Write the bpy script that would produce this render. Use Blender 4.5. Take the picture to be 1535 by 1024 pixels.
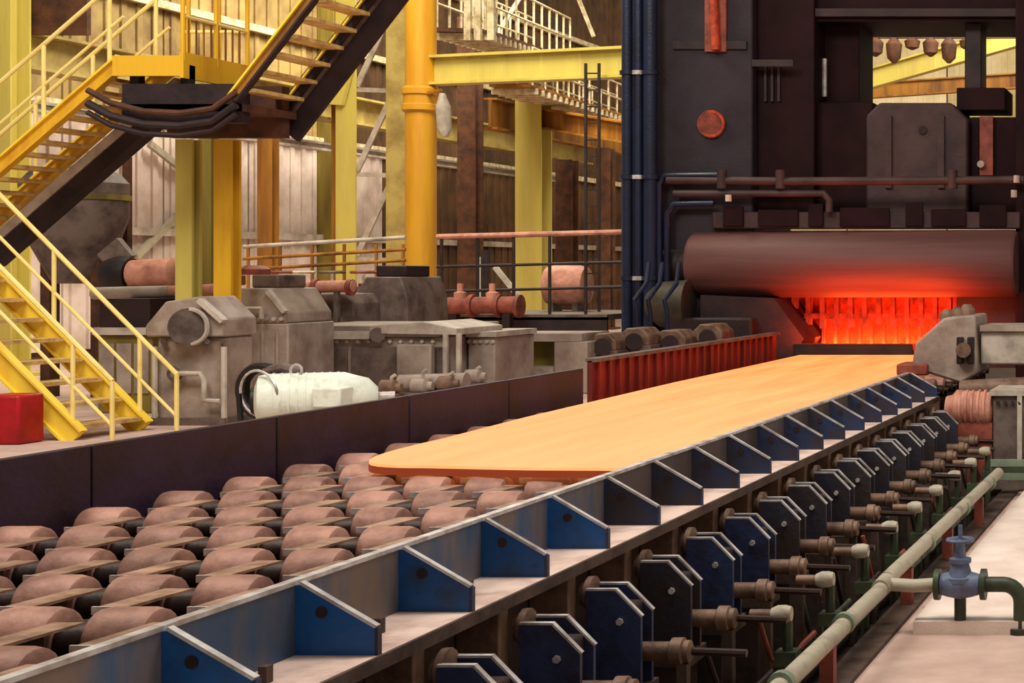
import bpy, math, random
from mathutils import Vector, Matrix
random.seed(7)
S = bpy.context.scene
for o in list(bpy.data.objects): bpy.data.objects.remove(o)
COL = S.collection
# ------------------------------------------------------------------ camera, world, lights, exposure
# level camera 1.7 m over the hall floor, looking along the roller table; the frame is an off-axis crop (lens shift)
F, CX, CY, CZ = 2400.0, 1815.0, 405.0, 1.7
cd = bpy.data.cameras.new('camera'); cam = bpy.data.objects.new('camera', cd); COL.objects.link(cam)
cam.location = (0, 0, CZ); cam.rotation_euler = (math.pi/2, 0, 0)
cd.sensor_width = 36; cd.lens = 36*F/1535; cd.shift_x = -(CX-767.5)/1535; cd.shift_y = -(512-CY)/1535
cd.clip_end = 300
S.camera = cam
S.view_settings.view_transform = 'Standard'; S.view_settings.look = 'None'
S.view_settings.gamma = 1; S.view_settings.use_curve_mapping = False
S.view_settings.exposure = 0.0
w = bpy.data.worlds.new('hall_light'); S.world = w; w.use_nodes = True
bg = w.node_tree.nodes['Background']; bg.inputs[0].default_value = (1.0, .86, .72, 1); bg.inputs[1].default_value = .34
def area(name, loc, size, power, col=(1, .9, .75), target=None, size_y=None):
    l = bpy.data.lights.new(name, 'AREA'); l.energy = power; l.color = col; l.size = size
    if size_y: l.shape = 'RECTANGLE'; l.size_y = size_y
    o = bpy.data.objects.new(name, l); COL.objects.link(o); o.location = loc
    t = Vector(target if target else (loc[0], loc[1], 0)) - Vector(loc)
    o.rotation_euler = t.to_track_quat('-Z', 'Y').to_euler()
    return o
area('unseen_overhead_lamp', (-11, 9, 13), 5, 1500, (1, .93, .82), (-10, 16, 1))  # unseen area lamps standing in for the hall's high-bay lights
area('unseen_overhead_lamp', (-1.2, 9.5, 12), 5, 1150, (1, .93, .84), (-3.6, 12, 0))  # unseen lamp, placed to shine into the pit
area('unseen_overhead_lamp', (-13.5, 24, 12), 4, 1350, (1, .9, .68), (-15, 32, 2))
area('unseen_overhead_lamp', (-16, 38, 13), 5, 1700, (1, .9, .68), (-18, 44, 3))
area('unseen_overhead_lamp', (-4, 44, 14), 6, 3000, (1, .93, .78), (-5, 60, 5))  # unseen lamp added to light the far hall wall
area('unseen_overhead_lamp', (-15.5, 36, 12.5), 4, 1500, (1, .92, .78), (-22, 34, 2))  # unseen lamp added to brighten the pale side wall
area('added_gap_glow', (-5.3, 26.72, .4), 2.3, 190, (1, .12, .02), (-5.3, 26.98, .95), .2)  # unseen red lamp added for the glow behind the guide teeth
area('added_gap_glow', (-5.3, 25.2, .55), 2.6, 170, (1, .085, .02), (-5.3, 26.6, 1.45), .3)  # unseen red lamp added for the glow on the work roll

# ------------------------------------------------------------------ materials
def lin(c):
    return tuple(((v/255)/12.92 if v/255 <= .04045 else ((v/255+.055)/1.055)**2.4) for v in c) + (1,)
MATS = {}
def mat(name, a, b=None, rough=.6, metal=0.0, scale=3.0, stretch=(1, 1, 1), bump=.15, lo=.4, hi=.66, rnd=0.0, fine=22.0, spec=.35):
    """two-tone worn surface: noise mixes colour a with colour b, a second noise gives fine relief"""
    m = bpy.data.materials.new(name); m.use_nodes = True; nt = m.node_tree; N = nt.nodes; L = nt.links
    p = N['Principled BSDF']; p.inputs['Roughness'].default_value = rough; p.inputs['Metallic'].default_value = metal
    b = b or tuple(int(v*.62) for v in a)
    tc = N.new('ShaderNodeTexCoord'); geo = N.new('ShaderNodeNewGeometry')
    mp = N.new('ShaderNodeMapping'); mp.inputs['Scale'].default_value = stretch
    oi = N.new('ShaderNodeObjectInfo')
    va = N.new('ShaderNodeVectorMath'); va.operation = 'ADD'
    cm = N.new('ShaderNodeVectorMath'); cm.operation = 'SCALE'; cm.inputs['Scale'].default_value = 37.0
    cb = N.new('ShaderNodeCombineXYZ'); L.new(oi.outputs['Random'], cb.inputs[0]); L.new(oi.outputs['Random'], cb.inputs[2])
    L.new(cb.outputs[0], cm.inputs[0]); L.new(tc.outputs['Object'], va.inputs[0]); L.new(cm.outputs[0], va.inputs[1])
    L.new(va.outputs[0], mp.inputs[0])
    n1 = N.new('ShaderNodeTexNoise'); n1.inputs['Scale'].default_value = scale; n1.inputs['Detail'].default_value = 7; n1.inputs['Roughness'].default_value = .62
    L.new(mp.outputs[0], n1.inputs['Vector'])
    r = N.new('ShaderNodeValToRGB'); r.color_ramp.elements[0].position = lo; r.color_ramp.elements[1].position = hi
    r.color_ramp.elements[0].color = lin(a); r.color_ramp.elements[1].color = lin(b)
    L.new(n1.outputs[0], r.inputs[0])
    last = r.outputs[0]
    if rnd:
        hs = N.new('ShaderNodeHueSaturation'); mr = N.new('ShaderNodeMapRange')
        mr.inputs[3].default_value = 1-rnd; mr.inputs[4].default_value = 1+rnd
        L.new(oi.outputs['Random'], mr.inputs[0]); L.new(mr.outputs[0], hs.inputs['Value']); L.new(last, hs.inputs['Color']); last = hs.outputs[0]
    L.new(last, p.inputs['Base Color'])
    if bump:
        n2 = N.new('ShaderNodeTexNoise'); n2.inputs['Scale'].default_value = fine; n2.inputs['Detail'].default_value = 5
        L.new(mp.outputs[0], n2.inputs['Vector'])
        bp = N.new('ShaderNodeBump'); bp.inputs['Strength'].default_value = bump; bp.inputs['Distance'].default_value = .03
        L.new(n2.outputs[0], bp.inputs['Height']); L.new(bp.outputs[0], p.inputs['Normal'])
    p.inputs['Specular IOR Level'].default_value = spec
    MATS[name] = m; return m
ST = (1, 1, .12)   # vertical streaks
YEL  = mat('yellow_paint', (226, 176, 40), (192, 124, 28), .5, scale=2.2, stretch=ST, lo=.5, hi=.75)
YEB  = mat('bright_yellow_paint', (242, 210, 66), (224, 168, 40), .5, scale=2.5, stretch=ST, lo=.5, hi=.75)
YELC = mat('column_yellow_paint', (208, 152, 34), (176, 116, 26), .5, scale=1.6, stretch=ST, lo=.5, hi=.75)
CLAM = mat('wall_cladding_tan', (160, 136, 84), (118, 94, 58), .7, scale=1.2, rnd=.2)
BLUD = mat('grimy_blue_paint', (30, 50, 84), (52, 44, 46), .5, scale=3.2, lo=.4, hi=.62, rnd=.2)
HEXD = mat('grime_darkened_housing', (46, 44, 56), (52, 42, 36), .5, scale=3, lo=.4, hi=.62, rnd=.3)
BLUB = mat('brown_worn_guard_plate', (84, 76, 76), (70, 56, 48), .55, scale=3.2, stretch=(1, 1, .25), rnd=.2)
YELL = mat('pale_yellow_paint', (204, 188, 92), (176, 156, 84), .55, scale=1.5, stretch=ST, lo=.45, hi=.75)
YELO = mat('old_ochre_paint', (164, 110, 36), (104, 62, 28), .6, scale=2, stretch=ST)
OLIV = mat('olive_paint', (140, 122, 48), (88, 76, 34), .6, scale=2, stretch=ST)
RAIL = mat('cream_rail_paint', (246, 224, 140), (220, 176, 60), .45, scale=3, lo=.5, hi=.8, bump=.05)
GRAT = mat('tread_steel', (224, 192, 124), (170, 130, 76), .6, scale=6)
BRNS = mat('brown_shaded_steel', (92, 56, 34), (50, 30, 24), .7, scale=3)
UNDR = mat('dark_paint_and_stair_shade', (50, 34, 36), (28, 18, 20), .6, scale=3)  # dark paint; also puts the shade under the stairs into colour
BLU  = mat('blue_paint', (24, 80, 142), (38, 52, 80), .42, scale=3.2, lo=.5, hi=.68, rnd=.18)
BLUW = mat('worn_blue_guard_plate', (64, 88, 118), (120, 104, 92), .5, scale=3.2, stretch=(1, 1, .25), lo=.4, hi=.6, rnd=.2)
EDGE = mat('bare_steel_edge', (216, 214, 214), (150, 136, 130), .4, .3, scale=6, bump=.05)
FLNG = mat('dusty_flange_steel', (214, 188, 176), (162, 132, 120), .7, scale=4, lo=.45, hi=.72)
BEAM = mat('dirty_brown_beam', (84, 66, 56), (48, 36, 32), .7, scale=4)
HEXB = mat('blue_grey_housing', (44, 54, 88), (40, 32, 40), .45, scale=3, lo=.48, hi=.64, rnd=.3)
ROLL = mat('scaled_roller_steel', (168, 124, 108), (104, 68, 58), .55, .1, scale=5, lo=.4, hi=.75, rnd=.18)
SHFT = mat('dark_roller_shaft', (52, 30, 24), (32, 18, 15), .5, .2, scale=6)
WORN = mat('polished_roller_shoulder', (226, 200, 184), (160, 120, 104), .35, .5, scale=6, bump=.05)
GRDL = mat('dark_guard_plate', (50, 32, 54), (40, 24, 28), .5, scale=1.6, lo=.42, hi=.6, rnd=.16)
GRDR = mat('red_lit_guard', (150, 36, 26), (92, 24, 20), .55, scale=4, stretch=ST)  # red-brown guard with the mill's red glow put into its colour
GREY = mat('grey_machine_paint', (166, 150, 138), (124, 106, 96), .55, scale=2.5, rnd=.08)
GREL = mat('light_grey_machine_paint', (196, 184, 170), (150, 138, 126), .5, scale=3)
GRED = mat('dull_brown_grey_steel', (112, 96, 88), (70, 56, 50), .6, scale=4, rnd=.1)
WHIT = mat('white_motor_paint', (226, 232, 218), (186, 190, 174), .4, scale=5, lo=.5, hi=.75)
BLK  = mat('black_rubber', (26, 22, 22), (40, 34, 32), .45, scale=6)
DARK = mat('soot_black_steel', (34, 22, 24), (54, 32, 32), .6, scale=2.5)
RED  = mat('red_cabinet_paint', (176, 16, 26), (130, 10, 18), .45, scale=3)
PINK = mat('salmon_lagging', (206, 146, 124), (156, 96, 80), .6, scale=4)
RUST = mat('rust_red_pipe', (150, 76, 58), (100, 46, 38), .6, scale=5)
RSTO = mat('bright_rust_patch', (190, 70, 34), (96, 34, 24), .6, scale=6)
KHAK = mat('khaki_pipe_paint', (174, 166, 146), (120, 110, 96), .5, scale=5, lo=.5, hi=.75)
OLVD = mat('dark_olive_cover', (66, 60, 46), (44, 38, 32), .6, scale=4)
GIRD = mat('weathered_crane_shaded_chord_paint', (186, 166, 96), (140, 118, 66), .6, scale=1.5)
GRN  = mat('dark_green_pipe_paint', (62, 72, 50), (40, 46, 36), .5, scale=5)
GRNL = mat('grey_green_frame_paint', (128, 146, 122), (96, 104, 86), .5, scale=5)
VALV = mat('blue_grey_valve_paint', (108, 120, 150), (76, 84, 106), .45, scale=6)
TAN  = mat('tan_coupling_steel', (132, 104, 86), (84, 62, 50), .55, .1, scale=6, rnd=.12)
APRN = mat('apron_plate_steel', (168, 134, 112), (112, 82, 66), .5, .15, scale=6, rnd=.15)
CONC = mat('pinkish_concrete', (204, 176, 162), (170, 140, 128), .85, scale=1.4, fine=60, lo=.35, hi=.7)
CONL = mat('pale_concrete', (236, 220, 208), (206, 184, 170), .85, scale=1.4, fine=60, lo=.4, hi=.7)
PIT  = mat('oily_pit_floor', (52, 38, 32), (30, 22, 20), .7, scale=2)
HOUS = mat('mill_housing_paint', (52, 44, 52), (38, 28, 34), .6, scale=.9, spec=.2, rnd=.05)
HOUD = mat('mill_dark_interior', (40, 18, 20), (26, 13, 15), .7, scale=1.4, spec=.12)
CHOK = mat('chock_brown_steel', (72, 50, 50), (48, 30, 32), .6, scale=1.5)
NAVY = mat('navy_pipe_paint', (25, 34, 62), (22, 26, 42), .35, scale=2)
WROL = mat('work_roll_steel', (104, 66, 64), (84, 52, 50), .58, .1, scale=1.0, stretch=(.15, 3, 3))
CLAD = mat('wall_cladding_pale', (216, 200, 190), (178, 158, 146), .7, scale=1.2, rnd=.12)
CLAB = mat('wall_cladding_brown', (98, 70, 46), (66, 46, 32), .7, scale=1.2, rnd=.3)
FARW = mat('far_wall_cladding', (214, 198, 158), (176, 152, 96), .7, scale=.5, rnd=.15)
CBL  = mat('white_cable_tray', (226, 212, 176), (160, 140, 100), .6, scale=6)
def hot_material():
    m = bpy.data.materials.new('glowing_hot_steel'); m.use_nodes = True; nt = m.node_tree; N = nt.nodes; L = nt.links
    p = N['Principled BSDF']; p.inputs['Base Color'].default_value = (.12, .05, .03, 1); p.inputs['Roughness'].default_value = .8
    tc = N.new('ShaderNodeTexCoord'); mp = N.new('ShaderNodeMapping'); mp.inputs['Scale'].default_value = (2.2, .22, 1)
    n = N.new('ShaderNodeTexNoise'); n.inputs['Scale'].default_value = 1.5; n.inputs['Detail'].default_value = 6
    L.new(tc.outputs['Object'], mp.inputs[0]); L.new(mp.outputs[0], n.inputs['Vector'])
    r = N.new('ShaderNodeValToRGB'); e = r.color_ramp.elements
    e[0].position = .3; e[0].color = (1.1, .23, .03, 1); e[1].position = .68; e[1].color = (1.12, .38, .10, 1)
    L.new(n.outputs[0], r.inputs[0])
    # temperature gradient along the slab: paler emission at the head, orange toward the tail
    sx = N.new('ShaderNodeSeparateXYZ'); L.new(tc.outputs['Object'], sx.inputs[0]); mr = N.new('ShaderNodeMapRange')
    mr.inputs[1].default_value = -6; mr.inputs[2].default_value = 6.5; mr.inputs[3].default_value = .5; mr.inputs[4].default_value = 0; L.new(sx.outputs[1], mr.inputs[0])
    mx = N.new('ShaderNodeMix'); mx.data_type = 'RGBA'; L.new(mr.outputs[0], mx.inputs[0]); L.new(r.outputs[0], mx.inputs[6]); mx.inputs[7].default_value = (.82, .47, .2, 1)
    L.new(mx.outputs[2], p.inputs['Emission Color']); p.inputs['Emission Strength'].default_value = 1.25
    return m
HOT = hot_material()
HOTE = bpy.data.materials.new('cooling_slab_edge'); HOTE.use_nodes = True
_p = HOTE.node_tree.nodes['Principled BSDF']; _p.inputs['Base Color'].default_value = (.1, .03, .02, 1)
_p.inputs['Emission Color'].default_value = (1, .12, .02, 1); _p.inputs['Emission Strength'].default_value = .22

# ------------------------------------------------------------------ geometry helpers
class MB:
    def __init__(s): s.v = []; s.f = []
    def add(s, v, f):
        k = len(s.v); s.v += [Vector(p) for p in v]; s.f += [tuple(i+k for i in q) for q in f]; return s
    def box(s, x0, x1, y0, y1, z0, z1):
        return s.add([(x0,y0,z0),(x1,y0,z0),(x1,y1,z0),(x0,y1,z0),(x0,y0,z1),(x1,y0,z1),(x1,y1,z1),(x0,y1,z1)],
                     [(0,3,2,1),(4,5,6,7),(0,1,5,4),(1,2,6,5),(2,3,7,6),(3,0,4,7)])
    def prism(s, poly, axis, a, b):
        def P(q, t): return {'y': (q[0], t, q[1]), 'x': (t, q[0], q[1]), 'z': (q[0], q[1], t)}[axis]
        n = len(poly); ar = sum(poly[i][0]*poly[(i+1)%n][1]-poly[(i+1)%n][0]*poly[i][1] for i in range(n))
        if (ar > 0) != (axis != 'y'): poly = poly[::-1]
        return s.add([P(q, a) for q in poly]+[P(q, b) for q in poly],
                     [tuple(range(n))[::-1], tuple(range(n, 2*n))]+[(i, (i+1)%n, n+(i+1)%n, n+i) for i in range(n)])
    def bar(s, p, q, wdt, h, up=(0, 0, 1)):
        p, q = Vector(p), Vector(q); d = (q-p).normalized(); u = Vector(up)
        if abs(d.dot(u)) > .99: u = Vector((0, 1, 0))
        sd = d.cross(u).normalized()*wdt/2; t = sd.cross(d).normalized()*h/2
        return s.add([p-sd-t, p+sd-t, p+sd+t, p-sd+t, q-sd-t, q+sd-t, q+sd+t, q-sd+t],
                     [(0,1,2,3),(7,6,5,4),(0,4,5,1),(1,5,6,2),(2,6,7,3),(3,7,4,0)])
    def cyl(s, p, q, r, n=14, r2=None):
        return s.lathe([(0, r), (1, r if r2 is None else r2)], p, q, n)
    def lathe(s, prof, p, q, n=18):
        """prof: (fraction along p->q, radius)"""
        p, q = Vector(p), Vector(q); d = q-p; e = d.normalized()
        u = e.orthogonal().normalized(); v = e.cross(u); vs = []; fs = []; m = len(prof)
        for (t, r) in prof:
            for k in range(n):
                a = 2*math.pi*k/n; vs.append(p+d*t+(u*math.cos(a)+v*math.sin(a))*r)
        for i in range(m-1):
            for k in range(n):
                fs.append((i*n+k, i*n+(k+1)%n, (i+1)*n+(k+1)%n, (i+1)*n+k))
        fs.append(tuple(range(n))[::-1]); fs.append(tuple(range((m-1)*n, m*n)))
        return s.add(vs, fs)
    def tube(s, pts, r, n=8):
        pts = [Vector(p) for p in pts]; vs = []; fs = []; u = None
        for i, p in enumerate(pts):
            d = ((pts[min(i+1, len(pts)-1)]-p).normalized()+(p-pts[max(i-1, 0)]).normalized()).normalized()
            u = d.orthogonal().normalized() if u is None else (u-d*u.dot(d)).normalized()
            v = d.cross(u)
            for k in range(n):
                a = 2*math.pi*k/n; vs.append(p+(u*math.cos(a)+v*math.sin(a))*r)
        m = len(pts)
        for i in range(m-1):
            for k in range(n): fs.append((i*n+k, i*n+(k+1)%n, (i+1)*n+(k+1)%n, (i+1)*n+k))
        fs.append(tuple(range(n))[::-1]); fs.append(tuple(range((m-1)*n, m*n)))
        return s.add(vs, fs)
    def torus(s, c, axis, R, r, n=20, k=6):
        c = Vector(c); e = Vector(axis).normalized(); u = e.orthogonal().normalized(); v = e.cross(u)
        vs = []; fs = []
        for i in range(n):
            a = 2*math.pi*i/n; o = u*math.cos(a)+v*math.sin(a)
            for j in range(k):
                b = 2*math.pi*j/k; vs.append(c+o*(R+r*math.cos(b))+e*r*math.sin(b))
        for i in range(n):
            for j in range(k): fs.append((i*k+j, ((i+1)%n)*k+j, ((i+1)%n)*k+(j+1)%k, i*k+(j+1)%k))
        return s.add(vs, fs)
    def build(s, name, m, parent=None, bevel=0):
        lo = Vector([min(v[i] for v in s.v) for i in range(3)]); hi = Vector([max(v[i] for v in s.v) for i in range(3)])
        c = (lo+hi)/2
        if parent is None: c.z = lo.z
        me = bpy.data.meshes.new(name); me.from_pydata([v-c for v in s.v], [], s.f); me.update()
        for p in me.polygons: p.use_smooth = True
        me.set_sharp_from_angle(angle=math.radians(38))
        me.materials.append(m)
        o = bpy.data.objects.new(name, me); COL.objects.link(o)
        if parent is not None:
            o.parent = parent; o.location = c - wloc(parent)
        else: o.location = c
        if bevel:
            b = o.modifiers.new('bevel', 'BEVEL'); b.width = bevel; b.segments = 2; b.limit_method = 'ANGLE'
        return o
def wloc(o):
    l = Vector((0, 0, 0))
    while o is not None: l += o.location; o = o.parent
    return l
def tag(o, label, cat, group=None, kind=None):
    o['label'] = label; o['category'] = cat
    if group: o['group'] = group
    if kind: o['kind'] = kind
    return o
def thing(name, label, cat, loc, group=None):
    o = bpy.data.objects.new(name, None); COL.objects.link(o); o.location = loc; o.empty_display_size = .1
    return tag(o, label, cat, group)
def struct(name, mb, m, parent=None):
    o = mb.build(name, m, parent)
    if parent is None: o['kind'] = 'structure'
    return o
def dup(root, loc, label=None):
    def cp(o, par):
        c = o.copy(); COL.objects.link(c)
        if par is not None: c.parent = par
        for ch in o.children: cp(ch, c)
        return c
    c = cp(root, None); c.location = loc
    if label: c['label'] = label
    return c
def B(*a): return MB().box(*a)
def W(px, d): return (px-CX)*d/F            # metres across at depth d for a column of the photograph
def H(py, d): return CZ-(py-CY)*d/F         # height at depth d for a row of the photograph
def P(px, py, d): return (W(px, d), d, H(py, d))
ORD = ['first','second','third','fourth','fifth','sixth','seventh','eighth','ninth','tenth','eleventh','twelfth','thirteenth','fourteenth','fifteenth',
 'sixteenth','seventeenth','eighteenth','nineteenth','twentieth','twenty-first','twenty-second','twenty-third','twenty-fourth','twenty-fifth','twenty-sixth','twenty-seventh','twenty-eighth','twenty-ninth','thirtieth']
PITCH = .754
XL, XR = -6.7, -3.4        # inner faces of the left and right table guards
ZR = .3                    # top of the rollers

# ------------------------------------------------------------------ setting
struct('floor', B(-26, XL-.12, 2, 64, -.3, 0), CONC)
struct('floor', B(XL-.12, -2.12, 2, 64, -1.3, -1.05), PIT)
struct('floor', B(-2.12, 8, 2, 64, -1.1, -.75), CONC)
struct('trim_1', B(-2.0, 8, 10.75, 17.4, -.78, -.66), CONL)
struct('trim_2', B(-2.3, -2.12, 2, 25, -1.05, -.72), BEAM)
# side wall with cladding panels on girts
wl = struct('wall_left', B(-22.6, -22.3, 18, 64, 0, 15), BRNS)
pan = None
for i in range(15):
    for j in range(6):
        y0 = 19+i*3; z0 = .1+j*2.4
        key = 'clad_pale' if (j < 2 and i < 8) else ('clad_tan' if i < 7 else 'clad_brown')
        m = {'clad_pale': CLAD, 'clad_tan': CLAM, 'clad_brown': CLAB}[key]
        p = MATS.get('obj_'+key)
        if p is None:
            mb = B(-22.3, -22.24, y0+.03, y0+2.97, z0+.04, z0+2.36)
            for k in range(6): mb.box(-22.24, -22.2, y0+.2+k*.48, y0+.36+k*.48, z0+.04, z0+2.36)
            p = mb.build('cladding_panel', m, wl); MATS['obj_'+key] = p; MATS['at_'+key] = (y0, z0, p.location.copy())
        else:
            a = MATS['at_'+key]; c = p.copy(); COL.objects.link(c); c.parent = wl; c.location = a[2]+Vector((0, y0-a[0], z0-a[1]))
for z in (2.5, 4.9, 7.3, 9.7): B(-22.2, -22.05, 18, 64, z-.08, z+.08).build('wall_girt', GREL if z < 3 else CBL, wl)
wb = struct('wall_back', B(-22.3, 9, 62.6, 63, 0, 15), BRNS)
proto = None
for i in range(8):
    for j in range(5):
        x0 = -22+i*3.9; z0 = .1+j*2.9
        if proto is None:
            mb = B(x0+.03, x0+3.87, 62.52, 62.6, z0+.04, z0+2.86)
            for k in range(6): mb.box(x0+.3+k*.62, x0+.5+k*.62, 62.47, 62.52, z0+.04, z0+2.86)
            proto = mb.build('cladding_panel', FARW, wb); b0 = (x0, z0, proto.location.copy())
        else:
            c = proto.copy(); COL.objects.link(c); c.parent = wb; c.location = b0[2]+Vector((x0-b0[0], 0, z0-b0[1]))

# ------------------------------------------------------------------ roller table
RP = .70
def roller(i): return 4.55+i*RP, ZR-.145
y0, z0 = roller(0)
CW, CP = .265, .405
def make_roller(label):
    r = thing('table_roller', label, 'roller', (-5.05, y0, z0), 'rollers of the table')
    MB().lathe([(0, .06), (.03, .06), (.03, .085), (.97, .085), (.97, .06), (1, .06)], (XL+.02, y0, z0), (XR-.05, y0, z0), 16).build('shaft', SHFT, r)
    first = None
    for k in range(8):
        x = XL+.06+CW/2+k*CP
        if first is None:
            first = MB().lathe([(0, .12), (.05, .138), (.16, .145), (.84, .145), (.95, .138), (1, .12)], (x-CW/2, y0, z0), (x+CW/2, y0, z0), 22).build('collar', ROLL, r); xf = x
        else:
            c = first.copy(); COL.objects.link(c); c.parent = r; c.location = first.location+Vector((x-xf, 0, 0))
    return r
rp = make_roller('')
NR = 30
for i in range(NR):
    yy, zz = roller(i)
    lab = 'scaled brown disc roller, %s from the near end of the table, %s' % (ORD[i], 'bare' if yy < 11 else 'under the glowing slab')
    if i == 0: rp['label'] = lab
    else: dup(rp, (-5.05, yy, zz), lab)
# comb-shaped apron plates between the rollers, their fingers reaching between the collars
def make_apron():
    ya = y0+RP/2
    r = thing('apron_plate', '', 'plate', (-5.05, ya, ZR-.3), 'apron plates between the rollers')
    B(XL+.03, XR-.05, ya-.11, ya+.11, ZR-.17, ZR-.15).build('strip', BEAM, r)
    B(XL+.03, XR-.05, ya-.03, ya+.03, ZR-.58, ZR-.17).build('web', SHFT, r)
    f = None
    for k in range(7):
        x = XL+.06+CW+(CP-CW)/2+k*CP; h = (CP-CW)/2-.008
        if f is None:
            f = MB().prism([(ya-.2, ZR-.05), (ya+.27, ZR-.055), (ya+.27, ZR-.045), (ya-.2, ZR-.035)], 'x', x-h, x+h).build('finger', APRN, r)
            e = B(x-h, x+h, ya-.212, ya-.2, ZR-.062, ZR-.028).build('finger_edge', EDGE, r)
            l = B(x-h*.8, x+h*.8, ya-.06, ya+.06, ZR-.15, ZR-.05).build('finger_block', SHFT, r); xf = x
        else:
            for q in (f, e, l):
                c = q.copy(); COL.objects.link(c); c.parent = r; c.location = q.location+Vector((x-xf, 0, 0))
    return r
ap = make_apron()
for i in range(NR-1):
    lab = 'comb apron plate between rollers, %s from the near end' % ORD[i]
    if i == 0: ap['label'] = lab
    else: dup(ap, (-5.05, y0+RP/2+i*RP, ZR-.3), lab)
# table bed under the rollers
tag(B(XL+.05, XR-.03, 3.6, 25.1, -.42, -.28).build('table_bed', PIT), 'dark scale-covered bed plate under the table rollers', 'bed plate')

# left guard: long dark plates
g = thing('side_guard', 'long dark plate guard along the left side of the roller table', 'guard', (XL, 5, .1))
for k in range(7):
    ya = 3.9+k*1.9; yb = min(ya+1.88, 17.1)
    if ya < 17:
        B(XL-.06, XL, ya, yb, .02, .65).build('guard_plate', GRDL, g, .008)
        B(XL-.1, XL-.06, ya-.02, ya+.06, .02, .62).build('joint_strap', GRDL, g)
B(XL-.1, XL+.02, 3.9, 17.1, -.3, .02).build('base_channel', BEAM, g)
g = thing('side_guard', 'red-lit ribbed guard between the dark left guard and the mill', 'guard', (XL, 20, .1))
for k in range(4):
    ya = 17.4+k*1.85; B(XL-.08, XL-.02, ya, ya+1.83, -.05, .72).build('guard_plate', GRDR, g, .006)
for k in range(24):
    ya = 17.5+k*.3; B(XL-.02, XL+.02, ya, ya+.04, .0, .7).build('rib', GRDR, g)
B(XL-.1, XL+.03, 17.4, 24.8, .7, .74).build('cap_rail', GRED, g)
B(XL-.1, XL+.02, 17.4, 24.8, -.3, -.05).build('base_channel', BEAM, g)

# right guard: blue bays with triangular gussets on a wide flange
XF, ZF = -3.09, .27
gy = [4.44+.757*k for k in range(19)]
g = thing('side_guard', 'blue guard with triangular gussets along the right side of the table', 'guard', (XR, 5, ZF))
pl = gs = None
for k, y in enumerate(gy):
    if k == 0:
        pl = B(XR-.03, XR, y+.01, y+.747, ZF, .53).build('guard_panel', BLUW, g)
        ed = B(XR-.035, XR+.005, y, y+.757, .53, .547).build('top_edge', EDGE, g)
        gs = MB().prism([(XR, ZF), (XF-.012, ZF), (XF-.012, .37), (XR+.03, .53), (XR, .53)], 'y', y-.012, y+.012).build('gusset', BLU, g)
        gh = MB().cyl((XR+.1, y-.016, .43), (XR+.1, y-.011, .43), .022, 12).build('gusset_hole', DARK, g)
        ge = MB().bar((XR+.02, y, .539), (XF-.008, y, .375), .03, .012).build('gusset_edge', EDGE, g)
        gt = B(XF-.012, XF, y-.015, y+.015, ZF, .372).build('gusset_toe', HEXB, g)
        st = B(XR+.11, XR+.14, y+.33, y+.37, ZF, ZF+.06).build('flange_bolt', BEAM, g)
    else:
        for q in (pl, ed, gs, ge, gt, st, gh):
            if k == 18 and q in (pl, ed, st): continue
            c = q.copy(); COL.objects.link(c); c.parent = g; c.location = q.location+Vector((0, y-gy[0], 0))
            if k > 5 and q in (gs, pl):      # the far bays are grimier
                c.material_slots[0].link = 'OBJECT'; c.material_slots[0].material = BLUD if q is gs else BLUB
B(XR-.05, XF, gy[0]-.3, gy[-1]+.1, ZF-.03, ZF).build('flange', FLNG, g)
B(XF-.0, XF+.012, gy[0]-.3, gy[-1]+.1, ZF-.055, ZF-.002).build('flange_lip', BEAM, g)
b = thing('table_beam', 'dirty brown girder carrying the blue guard above the pit', 'beam', (-3.3, 5, -1.05))
B(-3.36, -3.32, 3.8, 18.4, -1.05, ZF-.03).build('web', BEAM, b)
B(-3.45, -3.15, 3.8, 18.4, -1.05, -1.0).build('bottom_flange', BEAM, b)
q0 = None
for k in range(19):
    y = gy[k]+.36
    if q0 is None: q0 = B(-3.32, -3.12, y-.045, y+.045, -1.0, ZF-.03).build('stiffener', TAN, b, .01)
    else:
        c = q0.copy(); COL.objects.link(c); c.parent = b; c.location = q0.location+Vector((0, y-gy[0]-.36, 0))

# bearing housings: pairs of clipped-corner plates
def make_hous(y):
    h = thing('bearing_housing', '', 'bearing housing', (-2.95, y, -.3), 'bearing housings beside the blue guard')
    poly = [(-3.06, -.35), (-2.79, -.35), (-2.79, .0), (-2.915, .13), (-3.06, .13)]
    for s in (0, .155):
        pt = MB().prism(poly, 'y', y+s-.014, y+s+.014).build('side_plate', HEXB, h)
        MB().bar((-2.785, y+s, .004), (-2.915, y+s, .136), .03, .01).bar((-2.91, y+s, .135), (-3.06, y+s, .135), .03, .01).build('plate_edge', EDGE, pt)
        MB().cyl((-2.89, y+s-.03, -.02), (-2.89, y+s-.014, -.02), .018, 6).build('plate_bolt', EDGE, pt)
    B(-3.05, -2.83, y+.014, y+.141, -.33, .06).build('bearing_body', DARK, h, .015)
    MB().lathe([(0, .06), (.5, .06), (.5, .085), (1, .085)], (-3.11, y+.08, .1), (-3.05, y+.08, .1), 14).build('roller_journal', TAN, h)
    B(-3.06, -2.78, y-.06, y+.22, -.42, -.35).build('foot', BEAM, h)
    B(-3.0, -2.86, y+.0, y+.15, -1.05, -.42).build('pedestal', BEAM, h)
    return h
hy = [6.34-.754+.754*k for k in range(17)]
h0 = make_hous(hy[0]); hl = 'blue-grey clipped-corner bearing housing, %s from the near end of the row'
h0['label'] = hl % ORD[0]
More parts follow.
